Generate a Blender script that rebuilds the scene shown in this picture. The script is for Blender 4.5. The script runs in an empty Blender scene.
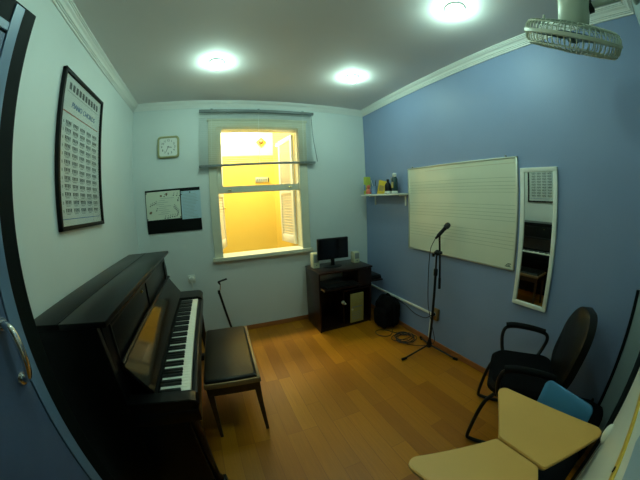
import bpy, bmesh, math, random
from mathutils import Matrix, Vector
random.seed(4)
sc = bpy.context.scene
COL = sc.collection
PI = math.pi

# ------------------------------------------------------------------ camera (fisheye lens)
cd = bpy.data.cameras.new('camera'); cam = bpy.data.objects.new('camera', cd); COL.objects.link(cam); sc.camera = cam
cam.location = (0.85439, 0.0, 1.45824)
cam.rotation_euler = (1.4200013, 0.0407549, -0.3980147)
cd.type = 'PANO'; cd.sensor_width = 36; cd.clip_start = 0.01; cd.clip_end = 60
cd.panorama_type = 'FISHEYE_LENS_POLYNOMIAL'; cd.fisheye_fov = 3.6
cd.fisheye_polynomial_k0 = 0.0
cd.fisheye_polynomial_k1 = -0.06701946641707172
cd.fisheye_polynomial_k2 = 6.280783168804109e-07
cd.fisheye_polynomial_k3 = 1.3540402299480027e-05
cd.fisheye_polynomial_k4 = -1.675128879376419e-07

# ------------------------------------------------------------------ world, exposure, lights
w = bpy.data.worlds.new('world'); sc.world = w; w.use_nodes = True
w.node_tree.nodes['Background'].inputs[0].default_value = (0.10, 0.14, 0.16, 1)
w.node_tree.nodes['Background'].inputs[1].default_value = 0.05
sc.view_settings.view_transform = 'Standard'; sc.view_settings.look = 'None'
sc.view_settings.gamma = 1; sc.view_settings.use_curve_mapping = False
sc.view_settings.exposure = 0.0
LED_COLOR = (0.61, 1.0, 0.83)
LED_EMIT = 290.0
def area(name, loc, rot, sx, sy, power, color):
    l = bpy.data.lights.new(name, 'AREA'); l.shape = 'RECTANGLE'; l.size = sx; l.size_y = sy; l.energy = power; l.color = color
    o = bpy.data.objects.new(name, l); COL.objects.link(o); o.location = loc; o.rotation_euler = rot
    return o
# warm lamp panel at the top of the light well behind the window
area('light_well_lamp', (1.25, 3.62, 3.15), (math.radians(18), 0, 0), 0.9, 0.5, 88, (1.0, 1.0, 0.66))

# ------------------------------------------------------------------ dimensions
W, D, H, Y0 = 2.7288, 2.9151, 2.6, -0.10
MD = 0.0635

# ------------------------------------------------------------------ materials
def mat(name, col, rough=0.6, metal=0.0, var=0.06, nscale=6.0, bump=0.0, bscale=40.0, coat=0.0, spec=0.5, emit=None, es=0.0, stretch=None):
    m = bpy.data.materials.new(name); m.use_nodes = True
    nt = m.node_tree; b = nt.nodes['Principled BSDF']
    b.inputs['Roughness'].default_value = rough; b.inputs['Metallic'].default_value = metal
    b.inputs['Specular IOR Level'].default_value = spec
    b.inputs['Coat Weight'].default_value = coat; b.inputs['Coat Roughness'].default_value = 0.06
    tc = nt.nodes.new('ShaderNodeTexCoord'); mp = nt.nodes.new('ShaderNodeMapping')
    nt.links.new(tc.outputs['Object'], mp.inputs[0])
    if stretch: mp.inputs['Scale'].default_value = stretch
    nz = nt.nodes.new('ShaderNodeTexNoise'); nz.inputs['Scale'].default_value = nscale; nz.inputs['Detail'].default_value = 4
    nt.links.new(mp.outputs[0], nz.inputs['Vector'])
    mr = nt.nodes.new('ShaderNodeMapRange'); mr.inputs[1].default_value = .25; mr.inputs[2].default_value = .75
    mr.inputs[3].default_value = 1 - var; mr.inputs[4].default_value = 1 + var
    nt.links.new(nz.outputs[0], mr.inputs[0])
    mx = nt.nodes.new('ShaderNodeVectorMath'); mx.operation = 'SCALE'; mx.inputs[0].default_value = col
    nt.links.new(mr.outputs[0], mx.inputs['Scale']); nt.links.new(mx.outputs[0], b.inputs['Base Color'])
    if bump:
        n2 = nt.nodes.new('ShaderNodeTexNoise'); n2.inputs['Scale'].default_value = bscale; n2.inputs['Detail'].default_value = 3
        nt.links.new(mp.outputs[0], n2.inputs['Vector'])
        bp = nt.nodes.new('ShaderNodeBump'); bp.inputs['Strength'].default_value = bump; bp.inputs['Distance'].default_value = 0.004
        nt.links.new(n2.outputs[0], bp.inputs['Height']); nt.links.new(bp.outputs[0], b.inputs['Normal'])
    if emit:
        b.inputs['Emission Color'].default_value = (*emit, 1); b.inputs['Emission Strength'].default_value = es
    return m

def floor_mat():
    m = bpy.data.materials.new('laminate_floor'); m.use_nodes = True
    nt = m.node_tree; N = nt.nodes; L = nt.links; b = N['Principled BSDF']
    tc = N.new('ShaderNodeTexCoord'); mp = N.new('ShaderNodeMapping'); mp.inputs['Rotation'].default_value = (0, 0, PI/2)
    L.new(tc.outputs['Object'], mp.inputs[0])
    br = N.new('ShaderNodeTexBrick'); br.inputs['Scale'].default_value = 1.0
    br.inputs['Brick Width'].default_value = 0.62; br.inputs['Row Height'].default_value = 0.108
    br.inputs['Mortar Size'].default_value = 0.0012; br.inputs['Mortar Smooth'].default_value = 0.4
    br.offset = 0.37; br.offset_frequency = 3; br.inputs['Bias'].default_value = 0.0
    br.inputs['Color1'].default_value = (0.50, 0.190, 0.006, 1); br.inputs['Color2'].default_value = (0.34, 0.112, 0.003, 1)
    br.inputs['Mortar'].default_value = (0.21, 0.065, 0.004, 1)
    L.new(mp.outputs[0], br.inputs['Vector'])
    mp2 = N.new('ShaderNodeMapping'); mp2.inputs['Scale'].default_value = (60, 3.0, 1)
    L.new(tc.outputs['Object'], mp2.inputs[0])
    nz = N.new('ShaderNodeTexNoise'); nz.inputs['Scale'].default_value = 1.6; nz.inputs['Detail'].default_value = 6
    L.new(mp2.outputs[0], nz.inputs['Vector'])
    mr = N.new('ShaderNodeMapRange'); mr.inputs[1].default_value = .3; mr.inputs[2].default_value = .7; mr.inputs[3].default_value = .90; mr.inputs[4].default_value = 1.08
    L.new(nz.outputs[0], mr.inputs[0])
    sc_ = N.new('ShaderNodeVectorMath'); sc_.operation = 'SCALE'
    L.new(br.outputs['Color'], sc_.inputs[0]); L.new(mr.outputs[0], sc_.inputs['Scale']); L.new(sc_.outputs[0], b.inputs['Base Color'])
    b.inputs['Roughness'].default_value = 0.38; b.inputs['Specular IOR Level'].default_value = 0.4
    bp = N.new('ShaderNodeBump'); bp.inputs['Strength'].default_value = 0.15; bp.inputs['Distance'].default_value = 0.002
    L.new(br.outputs['Fac'], bp.inputs['Height']); bp.invert = True; L.new(bp.outputs[0], b.inputs['Normal'])
    return m

def glass_mat():
    m = bpy.data.materials.new('window_glass'); m.use_nodes = True
    nt = m.node_tree; N = nt.nodes; L = nt.links; N.clear()
    o = N.new('ShaderNodeOutputMaterial'); mx = N.new('ShaderNodeMixShader'); t = N.new('ShaderNodeBsdfTransparent'); g = N.new('ShaderNodeBsdfGlossy')
    nz = N.new('ShaderNodeTexNoise'); nz.inputs['Scale'].default_value = 3
    cr = N.new('ShaderNodeMapRange'); cr.inputs[3].default_value = .93; cr.inputs[4].default_value = .99; L.new(nz.outputs[0], cr.inputs[0])
    L.new(cr.outputs[0], t.inputs['Color'])
    g.inputs['Roughness'].default_value = 0.02; lw = N.new('ShaderNodeLayerWeight'); lw.inputs[0].default_value = 0.5
    pw = N.new('ShaderNodeMath'); pw.operation = 'POWER'; pw.inputs[1].default_value = 5.0; L.new(lw.outputs['Facing'], pw.inputs[0])
    f = N.new('ShaderNodeMapRange'); f.inputs[3].default_value = .04; f.inputs[4].default_value = 1.0; L.new(pw.outputs[0], f.inputs[0])
    L.new(f.outputs[0], mx.inputs[0]); L.new(t.outputs[0], mx.inputs[1]); L.new(g.outputs[0], mx.inputs[2]); L.new(mx.outputs[0], o.inputs[0])
    return m

M = dict(
    wall=mat('pale_green_wall_paint', (0.63, 0.69, 0.67), .55, var=.025, nscale=3, bump=.08, bscale=90),
    blue=mat('periwinkle_wall_paint', (0.22, 0.295, 0.46), .5, var=.03, nscale=3, bump=.12, bscale=70),
    ceil=mat('ceiling_paint', (0.74, 0.72, 0.72), .8, var=.03, nscale=2, bump=.05),
    grey=mat('near_wall_paint', (0.34, 0.42, 0.42), .6, var=.03),
    mould=mat('white_moulding', (0.74, 0.76, 0.72), .5, var=.02),
    base=mat('wood_baseboard', (0.33, 0.11, 0.028), .4, var=.2, nscale=8, stretch=(1, 1, 6)),
    floor=floor_mat(), glass=glass_mat(),
    winwood=mat('cream_window_paint', (0.60, 0.60, 0.46), .45, var=.04, nscale=8),
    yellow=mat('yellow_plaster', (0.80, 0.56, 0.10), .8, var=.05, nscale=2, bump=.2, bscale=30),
    cream=mat('lamp_lit_plaster', (0.88, 0.80, 0.55), .8, var=.03),  # yellow plaster with bright lamplight put into the colour
    shutter=mat('white_shutter_paint', (0.86, 0.82, 0.72), .5, var=.03),
    blind=mat('grey_aluminium_slats', (0.78, 0.82, 0.78), .45, metal=.0, var=.03),
    rail=mat('grey_blind_rail', (0.15, 0.18, 0.18), .4, var=.05),
    gloss=mat('piano_black_polish', (0.003, 0.003, 0.0032), .30, var=.1, coat=.03, spec=.2),
    walnut=mat('piano_walnut_polish', (0.010, 0.005, 0.0025), .07, var=.3, nscale=5, coat=.0, spec=.3, stretch=(1, 8, 8)),
    ivory=mat('white_key_plastic', (0.90, 0.90, 0.80), .25, var=.02),
    ebony=mat('black_key_plastic', (0.008, 0.008, 0.008), .3, var=.1),
    brass=mat('brass', (0.75, 0.52, 0.16), .25, metal=1, var=.05),
    benchwood=mat('bench_wood', (0.040, 0.019, 0.008), .4, var=.2, coat=.1, stretch=(6, 1, 6)),
    benchedge=mat('bench_edge_wood', (0.27, 0.165, 0.07), .35, var=.1, coat=.3, stretch=(6, 1, 6)),
    leather=mat('dark_leather', (0.007, 0.006, 0.004), .38, spec=.32, var=.15, bump=.25, bscale=160),
    dblack=mat('black_door_paint', (0.003, 0.006, 0.006), .6, var=.1, spec=.12),
    dblue=mat('blue_door_strip', (0.13, 0.22, 0.34), .4, var=.06),
    dpanel=mat('blue_door_panel', (0.080, 0.130, 0.235), .5, var=.12, bump=.15, bscale=60),
    chrome=mat('chrome', (0.85, 0.85, 0.85), .1, metal=1, var=.03),
    blackm=mat('black_powder_coat', (0.006, 0.006, 0.006), .4, var=.1, spec=.3),
    fabric=mat('black_fabric', (0.003, 0.003, 0.0035), .9, spec=.1, var=.2, bump=.3, bscale=250),
    rubber=mat('black_rubber', (0.004, 0.004, 0.004), .7, spec=.15),
    frameblk=mat('black_frame', (0.004, 0.005, 0.005), .45, var=.1, spec=.2),
    paper=mat('poster_paper', (0.68, 0.74, 0.70), .3, var=.02, coat=.3),
    ink=mat('dark_ink', (0.02, 0.035, 0.035), .5), inkb=mat('blue_ink', (0.04, 0.17, 0.42), .5), inkr=mat('red_ink', (0.42, 0.10, 0.06), .5),
    inkg=mat('grey_ink', (0.22, 0.28, 0.26), .5), inkbr=mat('brown_ink', (0.20, 0.11, 0.05), .5),
    paper2=mat('cream_sheet', (0.66, 0.70, 0.56), .6, var=.02), paper3=mat('pale_blue_sheet', (0.42, 0.58, 0.66), .6, var=.02),
    felt=mat('black_board', (0.004, 0.005, 0.005), .7, spec=.15, var=.1),
    clockrim=mat('khaki_clock_rim', (0.34, 0.34, 0.16), .4), clockface=mat('clock_face', (0.72, 0.74, 0.68), .4, var=.02),
    whiteb=mat('whiteboard_enamel', (0.68, 0.71, 0.56), .13, var=.02, coat=.3), alu=mat('aluminium', (0.55, 0.58, 0.50), .35, metal=.6, var=.03),
    staff=mat('staff_line_ink', (0.36, 0.42, 0.29), .3), staffr=mat('faded_red_line', (0.52, 0.47, 0.32), .3),
    mirror=mat('mirror_silver', (0.80, 0.84, 0.82), .015, metal=1, var=.01), white=mat('white_paint', (0.76, 0.78, 0.70), .4, var=.03),
    mahog=mat('dark_mahogany_laminate', (0.014, 0.0045, 0.003), .3, var=.25, coat=.06, stretch=(1, 8, 8), spec=.35),
    black=mat('black_plastic', (0.005, 0.005, 0.0055), .4, spec=.25), screen=mat('screen_glass', (0.004, 0.004, 0.005), .12, coat=.3),
    beigep=mat('beige_plastic', (0.62, 0.62, 0.42), .4), towerp=mat('aged_yellow_plastic', (0.40, 0.33, 0.10), .45), greyp=mat('grey_plastic', (0.25, 0.27, 0.24), .4),
    tablet=mat('beige_laminate_tabletop', (0.68, 0.375, 0.085), .42, var=.05, nscale=5), tabedge=mat('tabletop_edge', (0.42, 0.29, 0.09), .5),
    bluep=mat('blue_plastic_seat', (0.055, 0.22, 0.40), .4, var=.05),
    panelw=mat('white_panel', (0.66, 0.70, 0.62), .4, var=.03), ystrip=mat('yellow_strip', (0.62, 0.40, 0.04), .4, var=.06),
    bluepatch=mat('pale_blue_sticker', (0.28, 0.42, 0.52), .5),
    fanp=mat('fan_ivory_plastic', (0.56, 0.60, 0.48), .4, var=.03), fanb=mat('fan_blade_plastic', (0.10, 0.17, 0.19), .35),
    yg=mat('lime_card', (0.45, 0.52, 0.06), .5), red=mat('pink_red_plastic', (0.75, 0.16, 0.10), .4), ybox=mat('yellow_card', (0.72, 0.50, 0.03), .5, var=.08),
    dgreen=mat('dark_green_glass', (0.012, 0.045, 0.045), .15, coat=.5), bluew=mat('blue_white_plastic', (0.20, 0.30, 0.48), .4),
    outlet=mat('brown_outlet_plastic', (0.23, 0.13, 0.04), .5), ledrim=mat('downlight_rim', (0.75, 0.78, 0.74), .4),
    led=mat('led_lens', (0.9, 0.9, 0.9), .5, emit=LED_COLOR, es=LED_EMIT),
    cable=mat('black_cable', (0.010, 0.010, 0.010), .55), mesh=mat('microphone_grille', (0.05, 0.05, 0.05), .35, metal=.8, bump=.8, bscale=500),
    hall=mat('hall_plaster', (0.25, 0.26, 0.24), .8),
)

# ------------------------------------------------------------------ mesh builder
def frame_to(d):
    d = Vector(d).normalized(); up = Vector((0, 0, 1)) if abs(d.z) < .95 else Vector((1, 0, 0))
    x = up.cross(d).normalized(); y = d.cross(x)
    return Matrix((x, y, d)).transposed()
class MB:
    def __init__(s): s.bm = bmesh.new()
    def _v(s, vs, T): return [s.bm.verts.new(T @ Vector(v) if T else Vector(v)) for v in vs]
    def box(s, x0, x1, y0, y1, z0, z1, bev=0.0, T=None, seg=2):
        b = bmesh.new(); bmesh.ops.create_cube(b, size=1)
        for v in b.verts: v.co = Vector(((x0+x1)/2+v.co.x*(x1-x0), (y0+y1)/2+v.co.y*(y1-y0), (z0+z1)/2+v.co.z*(z1-z0)))
        if bev: bmesh.ops.bevel(b, geom=list(b.edges), offset=bev, segments=seg, affect='EDGES', profile=.5)
        return s.join(b, T)
    def join(s, b, T=None):
        if T: bmesh.ops.transform(b, matrix=T, verts=b.verts)
        me = bpy.data.meshes.new('tmp'); b.to_mesh(me); b.free(); s.bm.from_mesh(me); bpy.data.meshes.remove(me); return s
    def loft(s, rings, closed=False, cap=True):
        vs = [[s.bm.verts.new(p) for p in r] for r in rings]; n = len(vs[0]); k = len(vs)
        for i in range(k if closed else k-1):
            a, b = vs[i], vs[(i+1) % k]
            for j in range(n): s.bm.faces.new((a[j], a[(j+1) % n], b[(j+1) % n], b[j]))
        if cap and not closed:
            s.bm.faces.new(list(reversed(vs[0]))); s.bm.faces.new(vs[-1])
        return s
    def cyl(s, p0, p1, r0, r1=None, n=20):
        r1 = r0 if r1 is None else r1; p0, p1 = Vector(p0), Vector(p1); F = frame_to(p1-p0)
        return s.loft([[p + F @ Vector((r*math.cos(t*2*PI/n), r*math.sin(t*2*PI/n), 0)) for t in range(n)] for p, r in ((p0, r0), (p1, r1))])
    def tube(s, pts, r, n=8, closed=False, smooth=0):
        P = [Vector(p) for p in pts]
        for _ in range(smooth):                      # corner cutting
            Q = [] if closed else [P[0]]
            m = len(P)
            for i in range(m if closed else m-1):
                a, b = P[i], P[(i+1) % m]; Q += [a*.75+b*.25, a*.25+b*.75]
            if not closed: Q.append(P[-1])
            P = Q
        rings = []; x = None; m = len(P)
        for i, p in enumerate(P):
            if closed: d = (P[(i+1) % m]-P[i-1])
            else: d = P[min(i+1, m-1)]-P[max(i-1, 0)]
            d.normalize()
            if x is None: x = frame_to(d).col[0].copy()
            x = (x - d*x.dot(d)).normalized(); y = d.cross(x)
            rr = r[i*len(r)//m] if isinstance(r, (list, tuple)) else r
            rings.append([p + rr*(x*math.cos(t*2*PI/n)+y*math.sin(t*2*PI/n)) for t in range(n)])
        return s.loft(rings, closed=closed)
    def lathe(s, prof, T=None, n=24):                # profile [(r, z)]
        rings = [[(T or Matrix()) @ Vector((max(r, 1e-4)*math.cos(t*2*PI/n), max(r, 1e-4)*math.sin(t*2*PI/n), z)) for t in range(n)] for r, z in prof]
        return s.loft(rings)
    def prism(s, poly, z0, z1, T=None, bev=0.0):     # poly in xy
        b = bmesh.new(); lo = [b.verts.new((x, y, z0)) for x, y in poly]; f = b.faces.new(lo)
        r = bmesh.ops.extrude_face_region(b, geom=[f]); 
        for v in [e for e in r['geom'] if isinstance(e, bmesh.types.BMVert)]: v.co.z = z1
        bmesh.ops.recalc_face_normals(b, faces=b.faces)
        if bev: bmesh.ops.bevel(b, geom=[e for e in b.edges if abs(e.verts[0].co.z-e.verts[1].co.z) < 1e-6], offset=bev, segments=2, affect='EDGES')
        return s.join(b, T)
    def sphere(s, c, r, sx=1, sy=1, sz=1, n=20, T=None):
        b = bmesh.new(); bmesh.ops.create_uvsphere(b, u_segments=n, v_segments=n//2+2, radius=r)
        for v in b.verts: v.co = Vector((c[0]+v.co.x*sx, c[1]+v.co.y*sy, c[2]+v.co.z*sz))
        return s.join(b, T)
    def quad(s, vs, T=None): s.bm.faces.new(s._v(vs, T)); return s
    def text(s, body, size, T, ext=.0006, shear=0):
        c = bpy.data.curves.new('t', 'FONT'); c.body = body; c.size = size; c.extrude = ext; c.shear = shear; c.align_x = 'CENTER'; c.align_y = 'CENTER'; c.resolution_u = 3
        o = bpy.data.objects.new('t', c); COL.objects.link(o)
        bpy.context.view_layer.update()
        me = o.evaluated_get(bpy.context.evaluated_depsgraph_get()).to_mesh(); b = bmesh.new(); b.from_mesh(me)
        o.evaluated_get(bpy.context.evaluated_depsgraph_get()).to_mesh_clear()
        bpy.data.objects.remove(o); bpy.data.curves.remove(c)
        return s.join(b, T)

def wloc(o):
    v = Vector((0, 0, 0))
    while o: v = v + o.location; o = o.parent
    return v
def part(name, mb, m, parent=None, smooth=True, label=None, loc=None, origin=None):
    """mb is in world coordinates (root unrotated while building)"""
    bm = mb.bm; bmesh.ops.recalc_face_normals(bm, faces=bm.faces)
    off = wloc(parent) if parent else Vector((0, 0, 0))
    if origin is not None: off = Vector(origin)
    me = bpy.data.meshes.new(name)
    if loc is None: bmesh.ops.translate(bm, vec=-off, verts=bm.verts)
    bm.to_mesh(me); bm.free(); me.materials.append(M[m])
    o = bpy.data.objects.new(name, me); COL.objects.link(o)
    if parent: o.parent = parent
    elif origin is not None: o.location = origin
    if loc is not None: o.location = Vector(loc) - off
    if smooth:
        me.polygons.foreach_set('use_smooth', [True]*len(me.polygons))
        me.set_sharp_from_angle(angle=math.radians(35))
    if label: o['label'] = label
    return o
def tag(o, label, cat, group=None, kind=None):
    if label: o['label'] = label
    if cat: o['category'] = cat
    if group: o['group'] = group
    if kind: o['kind'] = kind
    return o
def thing(name, label, cat, loc=(0, 0, 0), group=None):
    o = bpy.data.objects.new(name, None); COL.objects.link(o); o.location = loc; o.empty_display_size = .1
    return tag(o, label, cat, group)
def single(name, mb, m, label, cat, origin, group=None, smooth=True):
    return tag(part(name, mb, m, None, smooth, origin=origin), label, cat, group)
def struct(name, mb, m, parent=None, smooth=False):
    o = part(name, mb, m, parent, smooth)
    if not parent: o['kind'] = 'structure'
    return o
def B(*a, **k): return MB().box(*a, **k)
def kids(o): return [c for c in bpy.data.objects if c.parent == o]
def copy_tree(o, parent=None):
    c = o.copy(); COL.objects.link(c); c.parent = parent
    for ch in kids(o): copy_tree(ch, c)
    return c

# ================================================================== STRUCTURE
WX0, WX1, WZ0, WZ1, WT = 0.880, 1.868, 0.895, 2.325, 0.20
struct('floor', B(-.12, W+.12, -1.6, D+WT, -.1, 0), 'floor')
struct('ceiling', B(-.12, W+.12, -1.6, D+WT, H, H+.1), 'ceil')
struct('wall_left', B(-.12, 0, -1.6, D+WT, 0, H), 'wall')
struct('wall_right', B(W, W+.12, -.2, D+WT, 0, H), 'blue')
wb = MB(); wb.box(0, WX0, D, D+WT, 0, H); wb.box(WX1, W, D, D+WT, 0, H); wb.box(WX0, WX1, D, D+WT, 0, WZ0); wb.box(WX0, WX1, D, D+WT, WZ1, H)
struct('wall_back', wb, 'wall')
DX0, DX1, DZ = 0.09, 0.90, 2.13
nw = MB(); nw.box(0, DX0, Y0-.12, Y0, 0, H); nw.box(DX1, W, Y0-.12, Y0, 0, H); nw.box(DX0, DX1, Y0-.12, Y0, DZ, H)
struct('wall_near', nw, 'grey')
struct('wall_hall', B(DX1+.35, DX1+.45, -1.6, Y0-.12, 0, H), 'hall')
struct('wall_hall_end', B(0, DX1+.45, -1.7, -1.6, 0, H), 'hall')

# crown mouldings: stepped cove profile (distance from the wall, height below the ceiling)
PROF = [(0, 0), (.0638, 0), (.0638, .008), (.056, .008), (.056, .014), (.049, .014), (.046, .020), (.034, .028), (.026, .040), (.026, .044), (.018, .044), (.018, .052), (.011, .052), (.010, .0635), (0, .0635)]
def crown(name, p0, p1, nrm):
    m = MB(); p0, p1, nrm = Vector(p0), Vector(p1), Vector(nrm)
    d = (p1-p0).normalized()
    # mitre both ends where they meet the neighbours
    m.loft([[p0 + nrm*u + d*u + Vector((0, 0, H-v)) for u, v in PROF], [p1 + nrm*u - d*u + Vector((0, 0, H-v)) for u, v in PROF]])
    return struct(name, m, 'mould')
crown('trim_1', (0, Y0, 0), (0, D, 0), (1, 0, 0)); crown('trim_2', (0, D, 0), (W, D, 0), (0, -1, 0))
crown('trim_3', (W, D, 0), (W, Y0, 0), (-1, 0, 0)); crown('trim_4', (W, Y0, 0), (0, Y0, 0), (0, 1, 0))
bh = .056
def skirt(name, x0, x1, y0, y1): return struct(name, B(x0, x1, y0, y1, 0, bh, bev=.003), 'base')
skirt('baseboard_left', 0, .012, .75, D); skirt('baseboard_back', .012, W-.012, D-.012, D); skirt('baseboard_right', W-.012, W, .021, D)


# ---- window
T0 = D - .022
fr = MB()                                            # casing on the wall face
fr.box(.823, .918, T0, D, .90, 2.40, bev=.004); fr.box(1.828, 1.930, T0, D, .90, 2.40, bev=.004); fr.box(.823, 1.930, T0-.001, D, 2.300, 2.40, bev=.004)
fr.box(.81, 1.943, T0-.012, D, 2.375, 2.40, bev=.004); fr.box(.906, .916, T0-.006, D, .90, 2.30, bev=.002); fr.box(1.832, 1.842, T0-.006, D, .90, 2.30, bev=.002)
for x0, x1 in ((WX0, .900), (1.845, WX1)): fr.box(x0, x1, D-.001, D+WT, WZ0, WZ1)      # jamb lining
fr.box(WX0, WX1, D-.001, D+WT, 2.30, WZ1)
win = struct('window_1', fr, 'winwood')
struct('window_sill', B(.800, 1.945, D-.055, D+WT, .862, .905, bev=.005), 'winwood', win)
us = MB()                                            # upper sash with rounded inner corners
def rrect(x0, x1, z0, z1, r, k=5):
    P = []
    for cx, cz, a in ((x1-r, z1-r, 0), (x0+r, z1-r, 90), (x0+r, z0+r, 180), (x1-r, z0+r, 270)):
        for i in range(k+1):
            t = math.radians(a+90*i/k); P.append((cx+r*math.cos(t), cz+r*math.sin(t)))
    return P
def rframe(mb, outer, inner, y0, y1):
    n = len(outer); rings = []
    o0 = [Vector((x, y0, z)) for x, z in outer]; i0 = [Vector((x, y0, z)) for x, z in inner]; i1 = [Vector((x, y1, z)) for x, z in inner]; o1 = [Vector((x, y1, z)) for x, z in outer]
    vs = [[mb.bm.verts.new(p) for p in r] for r in (o0, i0, i1, o1)]
    for a in range(4):
        A, C = vs[a], vs[(a+1) % 4]
        for j in range(n): mb.bm.faces.new((A[j], A[(j+1) % n], C[(j+1) % n], C[j]))
rframe(us, rrect(.902, 1.845, 1.590, 2.302, .001), rrect(.962, 1.822, 1.656, 2.287, .025), D+.004, D+.040)
s1 = struct('sash', us, 'winwood', win)
struct('pane', B(.950, 1.826, D+.020, D+.024, 1.640, 2.290), 'glass', s1)
ls = MB()                                            # lower sash pushed up behind the upper one: only its meeting rail shows
ls.box(.902, 1.844, D+.044, D+.075, 1.585, 1.640, bev=.004); ls.box(.902, .940, D+.044, D+.075, 1.62, 2.296, bev=.002); ls.box(1.828, 1.844, D+.044, D+.075, 1.62, 2.296, bev=.002)
s2 = struct('sash', ls, 'winwood', win)
lt = MB(); lt.box(1.02, 1.06, D-.008, D+.006, 1.612, 1.622, bev=.002); lt.box(1.70, 1.74, D-.008, D+.006, 1.618, 1.628, bev=.002)
struct('sash_lift', lt, 'brass', s1)
# louvred shutters folded out into the light well
def shutter(hx, hy, ang, side, label):
    root = thing('window_shutter', label, 'shutter', (0, 0, 0), 'louvred window shutters'); wd, z0, z1, t = .43, .925, 2.285, .032
    f = MB(); f.box(0, .05, 0, t, z0, z1, bev=.003); f.box(wd-.05, wd, 0, t, z0, z1, bev=.003)
    for a, b in ((z0, z0+.10), (1.56, 1.63), (z1-.07, z1)): f.box(.05, wd-.05, 0, t, a, b, bev=.003)
    part('shutter_frame', f, 'shutter', root)
    l = MB()
    for a, b in ((z0+.10, 1.56), (1.63, z1-.07)):
        n = int((b-a)/.034)
        for i in range(n):
            zc = a+(i+.5)*(b-a)/n
            l.box(.048, wd-.048, -.017, .017, -.003, .003, T=Matrix.Translation((0, t/2, zc)) @ Matrix.Rotation(math.radians(66), 4, 'X'))
    part('louvres', l, 'shutter', root, smooth=False)
    part('shutter_knob', MB().sphere((wd-.025, -.012, 1.42), .014).cyl((wd-.025, 0, 1.42), (wd-.025, -.012, 1.42), .006), 'brass', root)
    root.location = (hx, hy, 0); root.rotation_euler = (0, 0, ang)
    return root
shutter(1.842, D+WT+.002, math.radians(98), 1, 'white louvred shutter opened outward on the right side of the window')
sl = shutter(.893, D+WT+.002, math.radians(76), -1, 'white louvred shutter opened outward at the left edge of the window, seen almost edge on')
# light well outside
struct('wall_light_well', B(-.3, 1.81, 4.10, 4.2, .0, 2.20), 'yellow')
struct('wall_light_well_upper', B(-.3, 1.81, 4.10, 4.2, 2.20, 3.4), 'cream')  # upper part of the yellow wall, lamplight painted in as cream
sw = MB(); sw.prism([(1.81, 4.2), (1.81, 4.10), (1.965, D+WT), (2.2, D+WT), (2.2, 4.2)], 0, 3.4)
struct('wall_light_well_right', sw, 'yellow')
struct('wall_light_well_left', B(-.3, -.2, D+WT, 4.1, 0, 3.4), 'yellow')
struct('floor_light_well', B(-.3, 2.2, D+WT, 4.2, -.1, 0), 'hall')
t = thing('wall_lantern', 'small brown diamond shaped wall ornament outside, high on the lamp-lit wall behind the window', 'ornament', (1.625, 4.10, 2.41))
Td = Matrix.Translation((1.625, 4.10, 2.41)) @ Matrix.Rotation(PI/4, 4, 'Y')
part('backplate', MB().box(-.058, .058, -.012, 0, -.058, .058, bev=.003, T=Td), 'brass', t)
part('boss', MB().lathe([(.034, 0), (.036, .01), (.026, .024), (.010, .032), (0, .033)], Matrix.Translation((1.625, 4.088, 2.41)) @ Matrix.Rotation(PI/2, 4, 'X')), 'outlet', t)
t = thing('wall_sign', 'small grey rectangular plate fixed outside on the yellow wall', 'sign', (1.625, 4.10, 1.81))
part('plate', B(1.515, 1.735, 4.088, 4.10, 1.775, 1.855, bev=.003), 'alu', t)
pr = MB()
for i in range(5): pr.box(1.535+i*.034, 1.558+i*.034, 4.0865, 4.0881, 1.80, 1.83)
part('printed_marks', pr, 'inkg', t); part('end_cap', B(1.712, 1.730, 4.085, 4.0881, 1.780, 1.850), 'ink', t)

struct('trim_6', B(W-.010, W, Y0, -.001, 0, 1.0, bev=.002), 'grey'); struct('trim_7', B(W-.014, W, -.001, .020, 0, 1.0, bev=.002), 'dblack')
# ---- open door on the left
Pd0, Pd1 = Vector((.100, -.087, 0)), Vector((.2665, .705, 0))
dv = (Pd1-Pd0); LD = dv.length; ang = math.atan2(dv.y, dv.x)
TD = Matrix.Translation(Pd0) @ Matrix.Rotation(ang, 4, 'Z')     # local x along the leaf, local -y towards the room
door = struct('door_1', MB().box(0, LD, 0, .036, .012, 2.10, bev=.004, T=TD), 'dblack')
ds = MB(); ds.box(LD-.098, LD-.058, -.006, .001, .02, 2.088, bev=.002, T=TD); ds.box(.05, LD-.099, -.006, .001, 1.990, 2.018, bev=.002, T=TD); ds.box(.045, .09, -.010, .001, .02, 2.088, bev=.002, T=TD)
struct('door_trim', ds, 'dblue', door)
struct('door_panel', MB().box(.094, LD-.101, -.004, .001, .03, 1.982, bev=.002, T=TD), 'dpanel', door)
hd = MB(); hx = LD-.122
hd.tube([TD @ Vector(p) for p in [(hx, -.004, 1.236), (hx, -.035, 1.230), (hx, -.050, 1.200), (hx, -.054, 1.160), (hx, -.050, 1.120), (hx, -.035, 1.086), (hx, -.004, 1.080)]], .0115, n=14, smooth=2)
for z in (1.236, 1.080): hd.cyl(TD @ Vector((hx, -.004, z)), TD @ Vector((hx, -.009, z)), .019, .016)
door_h = struct('door_handle', hd, 'chrome', door, smooth=True); door_h['label'] = 'curved chrome pull handle'
df = MB()
for x0, x1 in ((DX0-.06, DX0), (DX1, DX1+.06)): df.box(x0, x1, Y0-.13, Y0+.012, 0, DZ, bev=.003)
df.box(DX0-.06, DX1+.06, Y0-.13, Y0+.012, DZ, DZ+.06, bev=.003)
struct('trim_5', df, 'dblack')

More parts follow.
